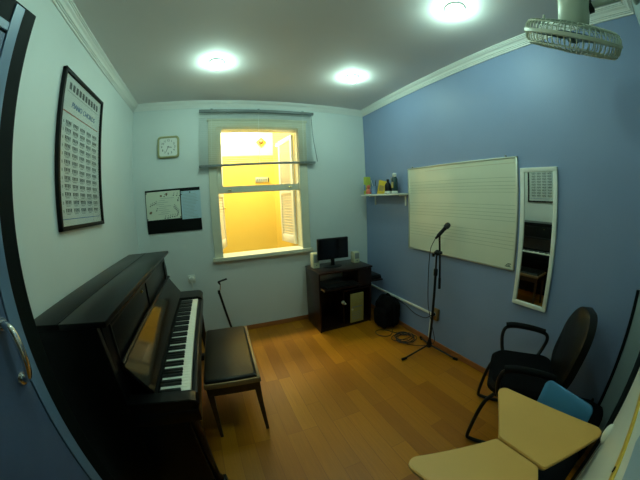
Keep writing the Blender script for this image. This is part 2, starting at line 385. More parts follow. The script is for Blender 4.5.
# ================================================================== LIGHTS (downlights)
def downlight(x, y, label):
    t = thing('downlight', label, 'ceiling light', (x, y, H), 'recessed ceiling lights')
    part('rim', MB().lathe([(.036, 0), (.062, 0), (.064, -.004), (.058, -.009), (.046, -.010), (.040, -.004), (.036, 0)], Matrix.Translation((x, y, H)), 32), 'ledrim', t)
    part('lens', MB().lathe([(.0, -.062), (.010, -.061), (.018, -.057), (.023, -.048), (.024, -.020), (.024, -.001), (0, -.001)], Matrix.Translation((x, y, H)), 28), 'led', t)
downlight(.887, 2.02, 'round ceiling light to the upper left, above the piano bench and nearest the window')
downlight(2.079, 2.034, 'round ceiling light in the middle of the picture, near the corner with the blue wall')
downlight(2.107, .835, 'large looking round ceiling light at the top edge, nearest the fan')
downlight(.887, .835, 'round ceiling light overhead, out of the picture above the door')

# ================================================================== PIANO
PX0, PXL, PY0, PY1, PT = .040, .375, .90, 2.425, 1.105
pi = thing('upright_piano', 'polished black upright piano with its keyboard open against the left wall', 'piano', (.22, 1.66, 0))
for y0, y1 in ((PY0+.008, PY0+.036), (PY1-.036, PY1-.008)):
    s = MB(); s.prism([(PX0, 0), (.34, 0), (.34, .10), (.375, .56), (.375, .95), (.365, PT-.025), (PX0, PT-.025)], y0, y1, T=Matrix(((1, 0, 0, 0), (0, 0, 1, 0), (0, 1, 0, 0), (0, 0, 0, 1))), bev=.002)
    part('side_panel', s, 'gloss', pi)
part('cheek_panel', B(.34, .610, PY0+.010, PY0+.034, .0, .600, bev=.003), 'gloss', pi)
part('back_lid', B(PX0, .203, PY0, PY1, PT-.024, PT, bev=.003), 'gloss', pi)
part('front_lid', B(.206, .412, PY0, PY1, PT-.024, PT, bev=.004), 'gloss', pi)
part('lid_hinge', B(.2015, .2075, PY0+.02, PY1-.02, PT-.003, PT+.0015, bev=.001), 'frameblk', pi)
part('back_frame', B(PX0, .07, PY0+.04, PY1-.04, .05, PT-.03), 'frameblk', pi)
up = MB(); up.box(.352, .372, PY0+.037, PY1-.037, .72, PT-.026, bev=.003)
for z0, z1 in ((.80, .815), (1.035, 1.05)): up.box(.370, .380, PY0+.11, PY1-.11, z0, z1, bev=.004)
for y0, y1 in ((PY0+.10, PY0+.115), (PY1-.115, PY1-.10), (1.655, 1.67)): up.box(.370, .380, y0, y1, .80, 1.05, bev=.004)
part('upper_panel', up, 'gloss', pi)
part('lock', MB().cyl((.371, 1.54, 1.015), (.381, 1.54, 1.015), .009).cyl((.380, 1.54, 1.015), (.386, 1.54, 1.015), .004), 'brass', pi, label='small brass knob')
# slanted open fallboard
Tf = lambda x, z: (x, z)
fb = MB(); fb.prism([(.378, .868), (.390, .874), (.484, .728), (.472, .716)], PY0+.085, PY1-.045, T=Matrix(((1, 0, 0, 0), (0, 0, 1, 0), (0, 1, 0, 0), (0, 0, 0, 1))), bev=.002)
f_ = part('fallboard', fb, 'walnut', pi, label='glossy dark walnut fallboard')
part('fallboard_roll', MB().cyl((.388, PY0+.085, .878), (.388, PY1-.030, .878), .011), 'gloss', f_)
part('keybed', B(.36, .668, PY0+.01, PY1-.01, .600, .668, bev=.004), 'gloss', pi)
part('key_slip', B(.642, .670, PY0+.012, PY1-.012, .62, .694, bev=.006), 'gloss', pi)
for y0, y1, nm in ((PY0+.012, .983, 'near'), (2.226, PY1-.012, 'far')):
    a = MB(); a.prism([(.37, .66), (.655, .66), (.668, .668), (.676, .69), (.664, .712), (.64, .722), (.37, .728)], y0, y1, T=Matrix(((1, 0, 0, 0), (0, 0, 1, 0), (0, 1, 0, 0), (0, 0, 0, 1))), bev=.003)
    part('key_block', a, 'gloss', pi)
part('name_felt', B(.476, .492, .985, 2.224, .70, .712), 'felt', pi)
NW_, pitch = 52, 1.236/52
kw = None
for i in range(NW_):
    y = 0.986 + (i+.5)*pitch
    if kw is None:
        kw = part('white_key', MB().box(0, .141, -pitch/2+.0006, pitch/2-.0006, -.020, 0, bev=.0015), 'ivory', pi, loc=(.498, y, .703)); ko = kw
    else:
        ko = kw.copy(); COL.objects.link(ko); ko.parent = pi; ko.location = Vector((.498, y, .703)) - wloc(pi)
kb = None
for i in range(NW_-1):
    if i % 7 in (0, 2, 3, 5, 6):
        y = 0.986 + (i+1)*pitch
        if kb is None:
            kb = part('black_key', MB().prism([(0, -.0072), (.094, -.0072), (.099, -.006), (.099, .006), (.094, .0072), (0, .0072)], -.001, .0115, bev=.0012), 'ebony', pi, loc=(.498, y, .703))
        else:
            ko = kb.copy(); COL.objects.link(ko); ko.parent = pi; ko.location = Vector((.498, y, .703)) - wloc(pi)
part('lower_panel', B(.325, .345, PY0+.037, PY1-.037, .08, .60, bev=.003), 'gloss', pi)
part('bottom_rail', B(.06, .36, PY0+.037, PY1-.037, .02, .09, bev=.003), 'gloss', pi)
for y in (PY0+.066, PY1-.05):
    part('toe_block', B(.33, .66, y-.03, y+.03, .02, .075, bev=.006), 'gloss', pi)
    part('leg', MB().lathe([(.030, .07), (.032, .09), (.020, .12), (.024, .30), (.030, .48), (.024, .52), (.034, .56), (.036, .602)], Matrix.Translation((.615, y, 0)), 20), 'gloss', pi)
    for x in (.62, .09): part('caster', MB().cyl((x, y-.012, .017), (x, y+.012, .017), .017), 'rubber', pi)
for y in (1.57, 1.66, 1.75):
    part('pedal', MB().box(.34, .45, y-.018, y+.018, .055, .065, bev=.003), 'brass', pi)

# ================================================================== BENCH
bn = thing('piano_bench', 'dark padded piano bench with a light wood edge beside the keyboard', 'bench')
bw, bl = .172, .368
part('seat_pad', MB().box(-bw+.004, bw-.018, -bl+.014, bl-.014, .425, .482, bev=.020, seg=4), 'leather', bn)
e = MB()
for x0, x1, y0, y1 in ((-bw, bw, -bl, -bl+.014), (-bw, bw, bl-.014, bl), (-bw, -bw+.014, -bl, bl), (bw-.019, bw, -bl, bl)): e.box(x0, x1, y0, y1, .428, .463, bev=.004)
part('seat_frame', e, 'benchedge', bn, label='light brown wooden edge around the pad')
a = MB()
for x0, x1, y0, y1 in ((-bw+.02, bw-.02, -bl+.012, -bl+.030), (-bw+.02, bw-.02, bl-.030, bl-.012), (-bw+.012, -bw+.030, -bl+.02, bl-.02), (bw-.030, bw-.012, -bl+.02, bl-.02)): a.box(x0, x1, y0, y1, .365, .432, bev=.002)
part('apron', a, 'benchwood', bn)
for sx in (-1, 1):
    for sy in (-1, 1):
        cx, cy = sx*(bw-.028), sy*(bl-.032)
        l = MB(); l.loft([[(cx+dx*h+sx*o, cy+dy*h+sy*o, z) for dx, dy in ((-1, -1), (1, -1), (1, 1), (-1, 1))] for h, o, z in ((.010, .012, 0), (.015, .004, .25), (.020, 0, .43))])
        part('leg', l, 'benchwood', bn, smooth=False)
bn.location = (.830, 1.703, 0); bn.rotation_euler = (0, 0, math.radians(-1.8))

# ================================================================== LEFT WALL POSTER
def print_T(x, y, z, face):                          # maps text xy-plane onto a wall
    if face == '+x': R_ = Matrix(((0, 0, 1, 0), (1, 0, 0, 0), (0, 1, 0, 0), (0, 0, 0, 1)))
    elif face == '-y': R_ = Matrix(((1, 0, 0, 0), (0, 0, -1, 0), (0, 1, 0, 0), (0, 0, 0, 1)))
    elif face == '-x': R_ = Matrix(((0, 0, -1, 0), (-1, 0, 0, 0), (0, 1, 0, 0), (0, 0, 0, 1)))
    return Matrix.Translation((x, y, z)) @ R_
ya, yb, za, zb = 1.374, 1.988, 1.408, 2.300
ps = thing('framed_poster', 'tall black framed chart of piano chords hanging on the left wall', 'poster', (0, (ya+yb)/2, (za+zb)/2))
f = MB()
for y0, y1, z0, z1 in ((ya, yb, zb-.024, zb), (ya, yb, za, za+.024), (ya, ya+.024, za, zb), (yb-.024, yb, za, zb)): f.box(0, .026, y0, y1, z0, z1, bev=.003)
part('picture_frame', f, 'frameblk', ps)
sh = part('printed_sheet', B(.002, .012, ya+.02, yb-.02, za+.02, zb-.02), 'paper', ps)
X = .0122
dk = MB(); gr = MB()
def minikb(mb, y, z, w_, h_, n):                     # a small keyboard diagram: dark keys over a thin outline
    mb.box(X, X+.0006, y, y+w_, z, z+.0016); mb.box(X, X+.0006, y, y+w_, z+h_-.0016, z+h_)
    for i in range(n): mb.box(X, X+.0008, y+w_*(i+.22)/n, y+w_*(i+.78)/n, z+h_*.22, z+h_)
yin = ya+.055; wy = yb-ya-.11
for i in range(10): dk.box(X, X+.0008, yin+.035+i*(wy-.04)/10, yin+.035+(i+.62)*(wy-.04)/10, 2.198, 2.240)
gr.box(X, X+.0006, yin+.02, yb-.06, 2.180, 2.183)
for r in range(12):
    z = 1.990 - r*.0445
    for c in range(5):
        minikb(dk, yin+.030+c*(wy-.02)/5, z, .074, .024, 4)
        gr.box(X, X+.0006, yin+.040+c*(wy-.02)/5, yin+.085+c*(wy-.02)/5, z-.008, z-.004)
    gr.box(X, X+.0006, yin+.002, yin+.012, z+.002, z+.018)
part('chord_diagrams', dk, 'ink', sh, smooth=False); part('small_print', gr, 'inkg', sh, smooth=False)
part('title_lettering', MB().text('PIANO CHORDS', .048, print_T(X, (ya+yb)/2+.01, 2.118, '+x'), shear=.25).text('PIANO CHORDS', .048, print_T(X, (ya+yb)/2+.0125, 2.1185, '+x'), shear=.25), 'inkb', sh, smooth=False)
part('red_line', B(X, X+.0008, yin-.01, yb-.055, 2.056, 2.063), 'inkr', sh, smooth=False)
part('blue_line', B(X, X+.0008, yin-.02, yb-.055, 1.466, 1.470), 'inkb', sh, smooth=False)
part('frame_glass', B(.0142, .0150, ya+.02, yb-.02, za+.02, zb-.02), 'glass', ps)

# ================================================================== BACK WALL: clock, board, socket
ck = thing('wall_clock', 'small square white clock with rounded khaki rim on the wall above the notice board', 'clock', (.398, D, 2.115))
def rr3(x0, x1, z0, z1, r, y): return [Vector((x, y, z)) for x, z in rrect(x0, x1, z0, z1, r, 6)]
r_ = MB(); h_ = .117; c_ = (.398, 2.115)
rings = []
for d_, y in ((0, D), (0, D-.022), (.006, D-.030), (.018, D-.030), (.022, D-.020), (.022, D-.004)):
    rings.append(rr3(c_[0]-h_+d_, c_[0]+h_-d_, c_[1]-h_+d_, c_[1]+h_-d_, .035-d_*.6, y))
r_.loft(rings); part('rim', r_, 'clockrim', ck)
fc = MB(); fc.loft([rr3(c_[0]-h_+.021, c_[0]+h_-.021, c_[1]-h_+.021, c_[1]+h_-.021, .02, D-.004), rr3(c_[0]-h_+.021, c_[0]+h_-.021, c_[1]-h_+.021, c_[1]+h_-.021, .02, D-.0215)])
face = part('dial', fc, 'clockface', ck)
nm = MB()
for k in range(1, 13):
    a = math.radians(90-30*k); r = .070
    nm.text(str(k), .032, print_T(c_[0]+r*math.cos(a), D-.0222, c_[1]+r*math.sin(a), '-y'))
part('numerals', nm, 'ink', face, smooth=False)
def hand(a, l, w_, y):
    T = Matrix.Translation((c_[0], y, c_[1])) @ Matrix.Rotation(math.radians(a), 4, 'Y')
    return MB().box(-w_/2, w_/2, -.0008, .0008, -.012, l, T=T)
part('hour_hand', hand(100, .038, .005, D-.0245), 'black', ck); part('minute_hand', hand(205, .056, .0035, D-.0262), 'black', ck)
part('hand_hub', MB().cyl((c_[0], D-.021, c_[1]), (c_[0], D-.0275, c_[1]), .005), 'black', ck)

nb = thing('notice_board', 'black notice board on the back wall left of the window', 'board', (.423, D, 1.449))
part('board_panel', B(.128, .718, D-.012, D, 1.223, 1.675, bev=.002), 'felt', nb)
ns = thing('sheet_music_poster', 'cream sheet printed with musical notes and signs pinned on the black notice board', 'poster', (.31, D-.013, 1.50))
s1 = part('sheet', B(.135, .505, D-.0145, D-.012, 1.365, 1.655), 'paper2', ns)
nk = MB(); random.seed(11)
def note(x, z, s=1.0, fl=True):
    T = Matrix.Translation((x, D-.0148, z))
    nk.loft([[T @ Vector((.0075*s*math.cos(t*PI/6), 0, .0055*s*math.sin(t*PI/6))) for t in range(12)], [T @ Vector((.0075*s*math.cos(t*PI/6), -.0008, .0055*s*math.sin(t*PI/6))) for t in range(12)]])
    nk.box(.005*s, .0075*s, -.0008, 0, 0, .03*s, T=T)
    if fl: nk.box(.005*s, .015*s, -.0008, 0, .025*s, .030*s, T=T)
for x, z in [(.20, .245), (.225, .255), (.30, .25), (.335, .245), (.365, .24), (.385, .25), (.045, .155), (.065, .165), (.085, .17), (.105, .18), (.11, .105), (.345, .20), (.345, .19), (.30, .13), (.31, .115), (.32, .10), (.33, .085), (.34, .07), (.225, .02), (.25, .025), (.275, .03), (.30, .03), (.325, .035), (.195, .02), (.335, .05)]:
    note(.135+x, 1.365+z-.01, .9)
part('printed_notes', nk, 'ink', s1, smooth=False)
lk = MB()
for i in range(9):
    x = .235+random.random()*.06; lk.box(x, x+.06+random.random()*.09, D-.0152, D-.0144, 1.42+i*.02, 1.423+i*.02)
part('printed_staves', lk, 'inkg', s1, smooth=False)
bk = MB()
for x, z in ((.165, 1.43), (.172, 1.438), (.29, 1.60), (.35, 1.615)): bk.box(x, x+.022, D-.0153, D-.0144, z, z+.018, bev=.0001)
part('printed_instruments', bk, 'inkbr', s1, smooth=False)
def pin(x, z, par): part('pin', MB().sphere((x, D-.0165, z), .007, 1, .6, 1, n=10), 'black', par)
for x, z in ((.142, 1.645), (.142, 1.375), (.498, 1.375)): pin(x, z, ns)
nt_ = thing('typed_notice', 'pale blue sheet of faint typed lines pinned at the right of the notice board', 'notice', (.617, D-.013, 1.505))
s2_ = part('sheet', B(.515, .722, D-.0140, D-.012, 1.348, 1.640), 'paper3', nt_)
tk = MB()
for i in range(17):
    tk.box(.530, .530+.11+random.random()*.07, D-.0146, D-.0138, 1.365+i*.0150, 1.3675+i*.0150)
part('typed_lines', tk, 'inkg', s2_, smooth=False); pin(.612, 1.625, nt_)

so = thing('wall_socket', 'small white round wall socket with a plug between the piano and the bench', 'socket', (.541, D, .70))
part('faceplate', MB().box(.500, .580, D-.010, D, .655, .745, bev=.006), 'white', so)
part('plug', MB().cyl((.541, D-.008, .705), (.541, D-.040, .705), .030, .022), 'white', so)
part('cord', MB().tube([(.541, D-.034, .700), (.543, D-.040, .66), (.536, D-.012, .60), (.530, D-.010, .40), (.52, D-.010, .12), (.48, D-.03, .010), (.40, D-.06, .006)], .0035, smooth=2), 'white', so)

# ================================================================== BLINDS
bx0, bx1, by = .727, 2.012, D-.060
bd = thing('venetian_blind', 'grey horizontal slat blind half drawn across the top of the window', 'blind', (1.37, by, 2.47))
part('headrail', B(bx0, bx1+.0, by-.016, by+.016, 2.462, 2.492, bev=.003), 'rail', bd)
sl_ = MB(); n = 27
for i in range(n):
    zc = 2.448 - i*(2.448-1.905)/(n-1)
    zc -= .0
    sl_.box(bx0+.002, bx1-.002, -.0085, .0085, -.0004, .0004, T=Matrix.Translation((0, by, zc)) @ Matrix.Rotation(math.radians(13), 4, 'X'))
part('slats', sl_, 'blind', bd, smooth=False)
TB = Matrix.Translation((1.37, by, 1.885)) @ Matrix.Rotation(math.radians(-.9), 4, 'Y')
part('bottom_rail', MB().box(bx0-1.37-.003, bx1-1.37+.003, -.014, .014, -.012, .012, bev=.003, T=TB), 'rail', bd)
for x in (.86, 1.37, 1.88):
    part('ladder_cord', MB().cyl((x, by-.0135, 2.465), (x, by-.0135, 1.885), .0011, n=6).cyl((x, by+.0135, 2.465), (x, by+.0135, 1.885), .0011, n=6), 'blind', bd)
    part('bracket', B(x-.012, x+.012, by-.01, D, 2.488, 2.502, bev=.002), 'rail', bd)
part('tilt_wand', MB().tube([(1.975, by-.022, 2.470), (1.985, by-.026, 2.2), (2.034, by-.022, 1.905)], .004, smooth=1), 'rail', bd)

# ================================================================== DESK
dk_ = thing('computer_desk', 'small dark mahogany computer desk in the corner under the right side of the window', 'desk', (2.17, 2.68, 0))
dx0, dx1, dy0, dy1, dz = 1.842, 2.500, 2.462, 2.880, .70
part('desktop', B(dx0-.004, dx1+.006, dy0-.004, dy1, dz-.020, dz, bev=.003), 'mahog', dk_)
part('side_panel', B(dx0, dx0+.018, dy0+.010, dy1-.01, 0, dz-.02, bev=.002), 'mahog', dk_)
part('side_panel', B(dx1-.018, dx1, dy0+.010, dy1-.01, 0, dz-.02, bev=.002), 'mahog', dk_)
part('divider', B(2.325, 2.341, dy0+.012, dy1-.02, .455, dz-.02, bev=.002), 'mahog', dk_)
part('compartment_door', B(2.341, dx1-.018, dy0+.012, dy0+.026, .470, dz-.022, bev=.002), 'mahog', dk_)
part('lower_shelf', B(dx0+.018, dx1-.018, dy0+.02, dy1-.02, .022, .040, bev=.002), 'mahog', dk_)
part('middle_shelf', B(2.140, dx1-.018, dy0+.02, dy1-.02, .440, .456, bev=.002), 'mahog', dk_)
part('upright', B(2.130, 2.146, dy0+.02, dy1-.02, .040, .456, bev=.002), 'mahog', dk_)
part('back_panel', B(dx0+.018, dx1-.018, dy1-.03, dy1-.018, .040, .36, bev=.002), 'mahog', dk_)
part('plinth', B(dx0+.018, dx1-.018, dy0+.03, dy0+.045, 0, .022), 'mahog', dk_)
kt = part('keyboard_tray', B(1.872, 2.322, 2.395, 2.75, .512, .527, bev=.002), 'mahog', dk_)
part('tray_edge', B(1.868, 1.874, 2.395, 2.56, .511, .528), 'benchedge', kt, label='pale edge strip')  # paler strip along the left edge of the tray
part('tray_rail', B(1.860, 1.873, 2.50, 2.80, .508, .540, bev=.001), 'frameblk', kt)
part('side_shelf', B(2.500, 2.665, 2.47, 2.74, .497, .512, bev=.003), 'mahog', dk_)
kbd = thing('computer_keyboard', 'black keyboard on the pull out tray of the desk', 'keyboard', (2.09, 2.47, .527))
part('case', B(1.900, 2.290, 2.405, 2.540, .5272, .541, bev=.004), 'black', kbd)
kk = MB()
for r in range(5):
    for c in range(17): kk.box(1.912+c*.0215, 1.930+c*.0215, 2.412+r*.024, 2.432+r*.024, .540, .546, bev=.002, seg=1)
part('keycaps', kk, 'black', kbd)
bxo = thing('printer_tray', 'small dark box on the little shelf at the right end of the desk', 'box', (2.585, 2.6, .512))
part('body', B(2.515, 2.655, 2.49, 2.70, .5122, .548, bev=.006), 'black', bxo); part('lid', B(2.530, 2.650, 2.495, 2.695, .5475, .560, bev=.005), 'black', bxo)
# monitor
mo = thing('computer_monitor', 'black flat screen monitor standing on the mahogany desk', 'monitor', (2.105, 2.68, dz))
Tm = Matrix.Translation((2.105, 2.655, 0)) @ Matrix.Rotation(math.radians(-2), 4, 'Z')
part('housing', MB().box(-.187, .187, -.012, .020, .792, 1.032, bev=.006, T=Tm).box(-.10, .10, .018, .045, .84, .98, bev=.01, T=Tm), 'black', mo)
part('screen', MB().box(-.174, .174, -.0135, -.011, .808, 1.020, T=Tm), 'screen', mo)
part('stand_neck', MB().box(-.022, .022, .012, .034, .705, .85, bev=.005, T=Tm), 'black', mo)
part('stand_base', MB().lathe([(.105, 0), (.107, .004), (.09, .009), (.03, .014), (.0, .015)], Matrix.Translation((2.105, 2.68, dz)) @ Matrix.Diagonal((1.1, .75, 1, 1)), 32), 'black', mo)
def speaker(x, y, h, wd, label):
    t = thing('computer_speaker', label, 'speaker', (x, y, dz), 'computer speakers')
    part('cabinet', MB().loft([[(x+px*s, y+py*s, z) for px, py in [(a*wd/2, b*wd*.55) for a, b in ((-1, -.85), (-.8, -1), (.8, -1), (1, -.85), (1, .9), (.8, 1), (-.8, 1), (-1, .9))]] for s, z in ((.96, dz), (1, dz+.006), (1, dz+h-.012), (.9, dz+h))]), 'beigep', t)
    part('grille', MB().box(x-wd*.36, x+wd*.36, y-wd*.55-.003, y-wd*.5, dz+h*.38, dz+h*.9, bev=.003), 'greyp', t)
    part('volume_knob', MB().cyl((x, y-wd*.55-.008, dz+h*.2), (x, y-wd*.5, dz+h*.2), .007), 'greyp', t)
speaker(1.912, 2.735, .168, .078, 'beige computer speaker at the left end of the desk beside the monitor')
speaker(2.425, 2.715, .130, .078, 'beige computer speaker at the right end of the desk')
# tower
tw = thing('computer_tower', 'old yellowed beige computer tower standing inside the desk', 'computer', (2.29, 2.66, .040))
part('case', B(2.222, 2.390, 2.485, 2.84, .0402, .396, bev=.004), 'black', tw)
fp = part('front_bezel', B(2.218, 2.394, 2.470, 2.487, .0402, .400, bev=.006), 'towerp', tw)
part('drive_bay', B(2.230, 2.365, 2.466, 2.472, .310, .342, bev=.003), 'towerp', tw); part('drive_bay', B(2.230, 2.365, 2.466, 2.472, .272, .304, bev=.003), 'towerp', tw)
part('floppy_slot', B(2.240, 2.370, 2.467, 2.472, .230, .242), 'greyp', tw)
v_ = MB()
for i in range(5):
    v_.tube([(2.235, 2.469, .18-i*.022), (2.29, 2.469, .165-i*.022), (2.350, 2.469, .18-i*.022)], .003, n=6, smooth=2)
part('front_vents', v_, 'greyp', tw); part('power_button', MB().cyl((2.240, 2.462, .212), (2.240, 2.472, .212), .012), 'beigep', tw)
wc = thing('webcam', 'small round white webcam hanging in the desk beside the computer tower', 'webcam', (2.165, 2.47, .33))
part('ball', MB().sphere((2.120, 2.462, .325), .022), 'beigep', wc); part('clip', B(2.126, 2.150, 2.440, 2.4815, .300, .318, bev=.003), 'beigep', wc); part('lens_ring', MB().cyl((2.120, 2.444, .325), (2.120, 2.438, .325), .010), 'greyp', wc)

# ================================================================== RIGHT WALL: shelf, whiteboard, mirror
shf = thing('wall_shelf', 'small white shelf on the blue wall near the corner', 'shelf', (W, 2.38, 1.49))
part('board', B(W-.155, W, 2.085, 2.800, 1.486, 1.504, bev=.002), 'white', shf)
for y in (2.14, 2.70): part('bracket', MB().box(W-.010, W, y-.010, y+.010, 1.375, 1.486, bev=.002).box(W-.09, W, y-.010, y+.010, 1.476, 1.487, bev=.002), 'white', shf)
sz = 1.504
t = thing('card_box', 'lime yellow box standing at the corner end of the wall shelf', 'box', (2.64, 2.72, sz))
part('sleeve', MB().box(2.605, 2.675, 2.722, 2.772, sz, sz+.215, bev=.002), 'yg', t); part('label_panel', B(2.602, 2.606, 2.730, 2.765, sz+.05, sz+.12), 'bluew', t)
t = thing('toy_figure', 'small pink red figure sitting at the corner end of the shelf', 'toy', (2.60, 2.665, sz))
part('body', MB().lathe([(.030, 0), (.036, .02), (.032, .05), (.018, .068), (.010, .072)], Matrix.Translation((2.605, 2.665, sz))), 'red', t)
part('head', MB().sphere((2.605, 2.665, sz+.090), .024), 'red', t); part('base', MB().cyl((2.605, 2.665, sz), (2.605, 2.665, sz+.006), .039), 'white', t)
t = thing('mug', 'blue and white cup with pens between the lime box and the yellow book', 'cup', (2.64, 2.60, sz))
part('cup', MB().lathe([(.030, 0), (.034, .004), (.036, .095), (.033, .095), (.031, .008), (0, .008)], Matrix.Translation((2.64, 2.600, sz))), 'bluew', t)
part('handle', MB().tube([(2.605, 2.60, sz+.078), (2.583, 2.60, sz+.072), (2.580, 2.60, sz+.040), (2.606, 2.60, sz+.026)], .005, smooth=2), 'bluew', t)
for i, (dx, dy, m_) in enumerate(((-.02, .02, 'white'), (.02, -.01, 'ink'), (0, .03, 'inkb'))):
    part('pen', MB().cyl((2.64, 2.60, sz+.010), (2.64+dx*1.1, 2.60+dy, sz+.165), .004, n=10), m_, t)
t = thing('book', 'yellow book leaning on the middle of the wall shelf', 'book', (2.63, 2.49, sz))
Tb = Matrix.Translation((2.635, 2.525, sz+.0015)) @ Matrix.Rotation(math.radians(14), 4, 'Z') @ Matrix.Rotation(math.radians(14), 4, 'X')
part('cover', MB().box(-.012, .012, -.105, .0, 0, .165, bev=.002, T=Tb), 'ybox', t); part('pages', MB().box(-.009, .009, -.1065, -.002, .004, .161, T=Tb), 'paper2', t)
part('cover_picture', MB().box(-.0128, -.0118, -.085, -.02, .045, .11, T=Tb), 'tabedge', t)
t = thing('dark_bottle', 'short black bottle on the shelf just right of the yellow book', 'bottle', (2.63, 2.33, sz))
part('glass_body', MB().lathe([(.034, 0), (.036, .006), (.036, .085), (.028, .108), (.013, .125), (.013, .140)], Matrix.Translation((2.635, 2.325, sz))), 'black', t); part('cap', MB().cyl((2.635, 2.325, sz+.138), (2.635, 2.325, sz+.156), .015), 'black', t)
part('paper_label', MB().lathe([(.0365, .0), (.0368, .022), (.0365, .0221)], Matrix.Translation((2.635, 2.325, sz+.006))), 'white', t)
t = thing('pencil_holder', 'small dark can with brushes behind the bottles on the shelf', 'pencil holder', (2.69, 2.28, sz))
part('can', MB().lathe([(.030, 0), (.031, .09), (.028, .09), (.028, .006), (0, .006)], Matrix.Translation((2.685, 2.285, sz))), 'dgreen', t)
for dx, dy, m_, h_ in ((-.015, .03, 'tabedge', .18), (.01, -.02, 'towerp', .20), (-.02, -.03, 'ink', .17)): part('brush', MB().cyl((2.685, 2.285, sz+.008), (2.685+dx, 2.285+dy, sz+h_), .004, n=8), m_, t)
t = thing('spray_bottle', 'tall dark green bottle with white cap near the open end of the shelf', 'bottle', (2.64, 2.20, sz))
part('glass_body', MB().lathe([(.030, 0), (.033, .006), (.033, .150), (.024, .172), (.016, .182)], Matrix.Translation((2.640, 2.215, sz))), 'dgreen', t)
part('cap', MB().lathe([(.020, .180), (.022, .184), (.022, .208), (.014, .216), (0, .217)], Matrix.Translation((2.640, 2.215, sz))), 'white', t)
part('paper_label', MB().lathe([(.0335, .006), (.0338, .010), (.0338, .026), (.0335, .027)], Matrix.Translation((2.640, 2.215, sz))), 'white', t)
part('side_label', B(2.605, 2.610, 2.200, 2.228, sz+.06, sz+.12), 'towerp', t)

wby0, wby1, wbz0, wbz1 = .889, 2.082, .940, 1.754
wt = thing('whiteboard', 'large whiteboard ruled with music staves on the blue wall', 'whiteboard', (W, (wby0+wby1)/2, 1.347))
pn = part('writing_surface', B(W-.014, W, wby0+.008, wby1-.008, wbz0+.008, wbz1-.008), 'whiteb', wt)
f = MB()
for y0, y1, z0, z1 in ((wby0, wby1, wbz1-.012, wbz1), (wby0, wby1, wbz0, wbz0+.014), (wby0, wby0+.012, wbz0, wbz1), (wby1-.012, wby1, wbz0, wbz1)): f.box(W-.020, W, y0, y1, z0, z1, bev=.002)
part('aluminium_frame', f, 'alu', wt)
st = MB(); HZ = wbz1-wbz0
for fr_ in (.18, .215, .25, .28, .31, .425, .46, .495, .53, .565, .67, .705, .74, .775, .81):
    z = wbz1-fr_*HZ; st.box(W-.0145, W-.0138, wby0+.02, wby1-.02, z-.0014, z+.0014)
part('staff_lines', st, 'staff', pn, smooth=False)
part('faded_line', B(W-.0145, W-.0138, wby0+.02, wby1-.25, wbz1-.048, wbz1-.044), 'staffr', pn, smooth=False)
lg = MB().text('stalo', .022, print_T(W-.0145, wby0+.058, wbz0+.034, '-x')); lg.box(W-.0148, W-.0139, wby0+.022, wby0+.03, wbz0+.024, wbz0+.044)
bpy.data.meshes
lgo = MB()
for i, (a, b) in enumerate(((0, .05), (.008, .042), (.0, .03))): lgo.box(W-.0148, W-.0139, wby0+.03+a, wby0+.03+b, wbz0+.024+i*.010, wbz0+.030+i*.010)
lg.bm.free(); part('maker_mark', lgo, 'dgreen', pn, smooth=False)
for y in (wby0+.10, wby1-.06): part('hook', MB().cyl((W, y, wbz1+.010), (W-.012, y, wbz1+.010), .006, n=12).box(W-.008, W, y-.006, y+.006, wbz1-.004, wbz1+.012), 'greyp', wt)

mr_ = thing('wall_mirror', 'narrow white framed mirror right of the whiteboard, reflecting the chord chart and piano', 'mirror', (W, .7305, 1.19))
my0, my1, mz0, mz1, mw = .593, .868, .710, 1.668, .030
part('mirror_glass', B(W-.012, W-.001, my0+.01, my1-.01, mz0+.01, mz1-.01), 'mirror', mr_, smooth=False)
f = MB()
for y0, y1, z0, z1 in ((my0, my1, mz1-mw, mz1), (my0, my1, mz0, mz0+mw), (my0, my0+mw, mz0+mw-.003, mz1-mw+.003), (my1-mw, my1, mz0+mw-.003, mz1-mw+.003)): f.box(W-.022, W, y0, y1, z0, z1, bev=.003)
part('mirror_frame', f, 'white', mr_)

# conduit and outlet
cn = thing('cable_conduit', 'thin white cable conduit running low along the blue wall to the brown outlet', 'conduit', (W, 2.2, .33))
part('horizontal_run', B(W-.014, W, 1.70, 2.80, .318, .340, bev=.002), 'white', cn)
part('vertical_run', B(W-.013, W, 1.700, 1.718, bh, .330, bev=.002), 'white', cn)
ol = thing('outlet_box', 'brown surface outlet box low on the blue wall behind the microphone stand', 'outlet', (W, 1.645, .34))
part('box', B(W-.030, W, 1.605, 1.690, .285, .405, bev=.005), 'outlet', ol); part('socket_face', MB().cyl((W-.029, 1.647, .35), (W-.033, 1.647, .35), .022), 'greyp', ol)
part('plug', MB().cyl((W-.033, 1.647, .35), (W-.060, 1.647, .35), .016, .012), 'black', ol)

# ================================================================== MICROPHONE + STAND
hx_, hy_ = 2.583, 1.567
ms = thing('microphone_stand', 'black tripod microphone stand in front of the whiteboard', 'microphone stand', (hx_, hy_, 0))
part('leg_hub', MB().lathe([(.016, .060), (.026, .068), (.028, .105), (.020, .120), (.014, .150)], Matrix.Translation((hx_, hy_, 0))), 'blackm', ms)
for fx, fy in ((2.297, 1.600), (2.690, 1.300), (2.700, 1.800)):
    l = part('leg', MB().tube([(hx_+(fx-hx_)*.06, hy_+(fy-hy_)*.06, .085), (hx_+(fx-hx_)*.5, hy_+(fy-hy_)*.5, .052), (fx, fy, .014)], .0085, n=10, smooth=1), 'blackm', ms)
    d_ = Vector((fx-hx_, fy-hy_, 0)).normalized()*.03
    part('rubber_foot', MB().cyl((fx-d_.x, fy-d_.y, .016), (fx+d_.x*.6, fy+d_.y*.6, .013), .013, .012, n=12), 'rubber', l)
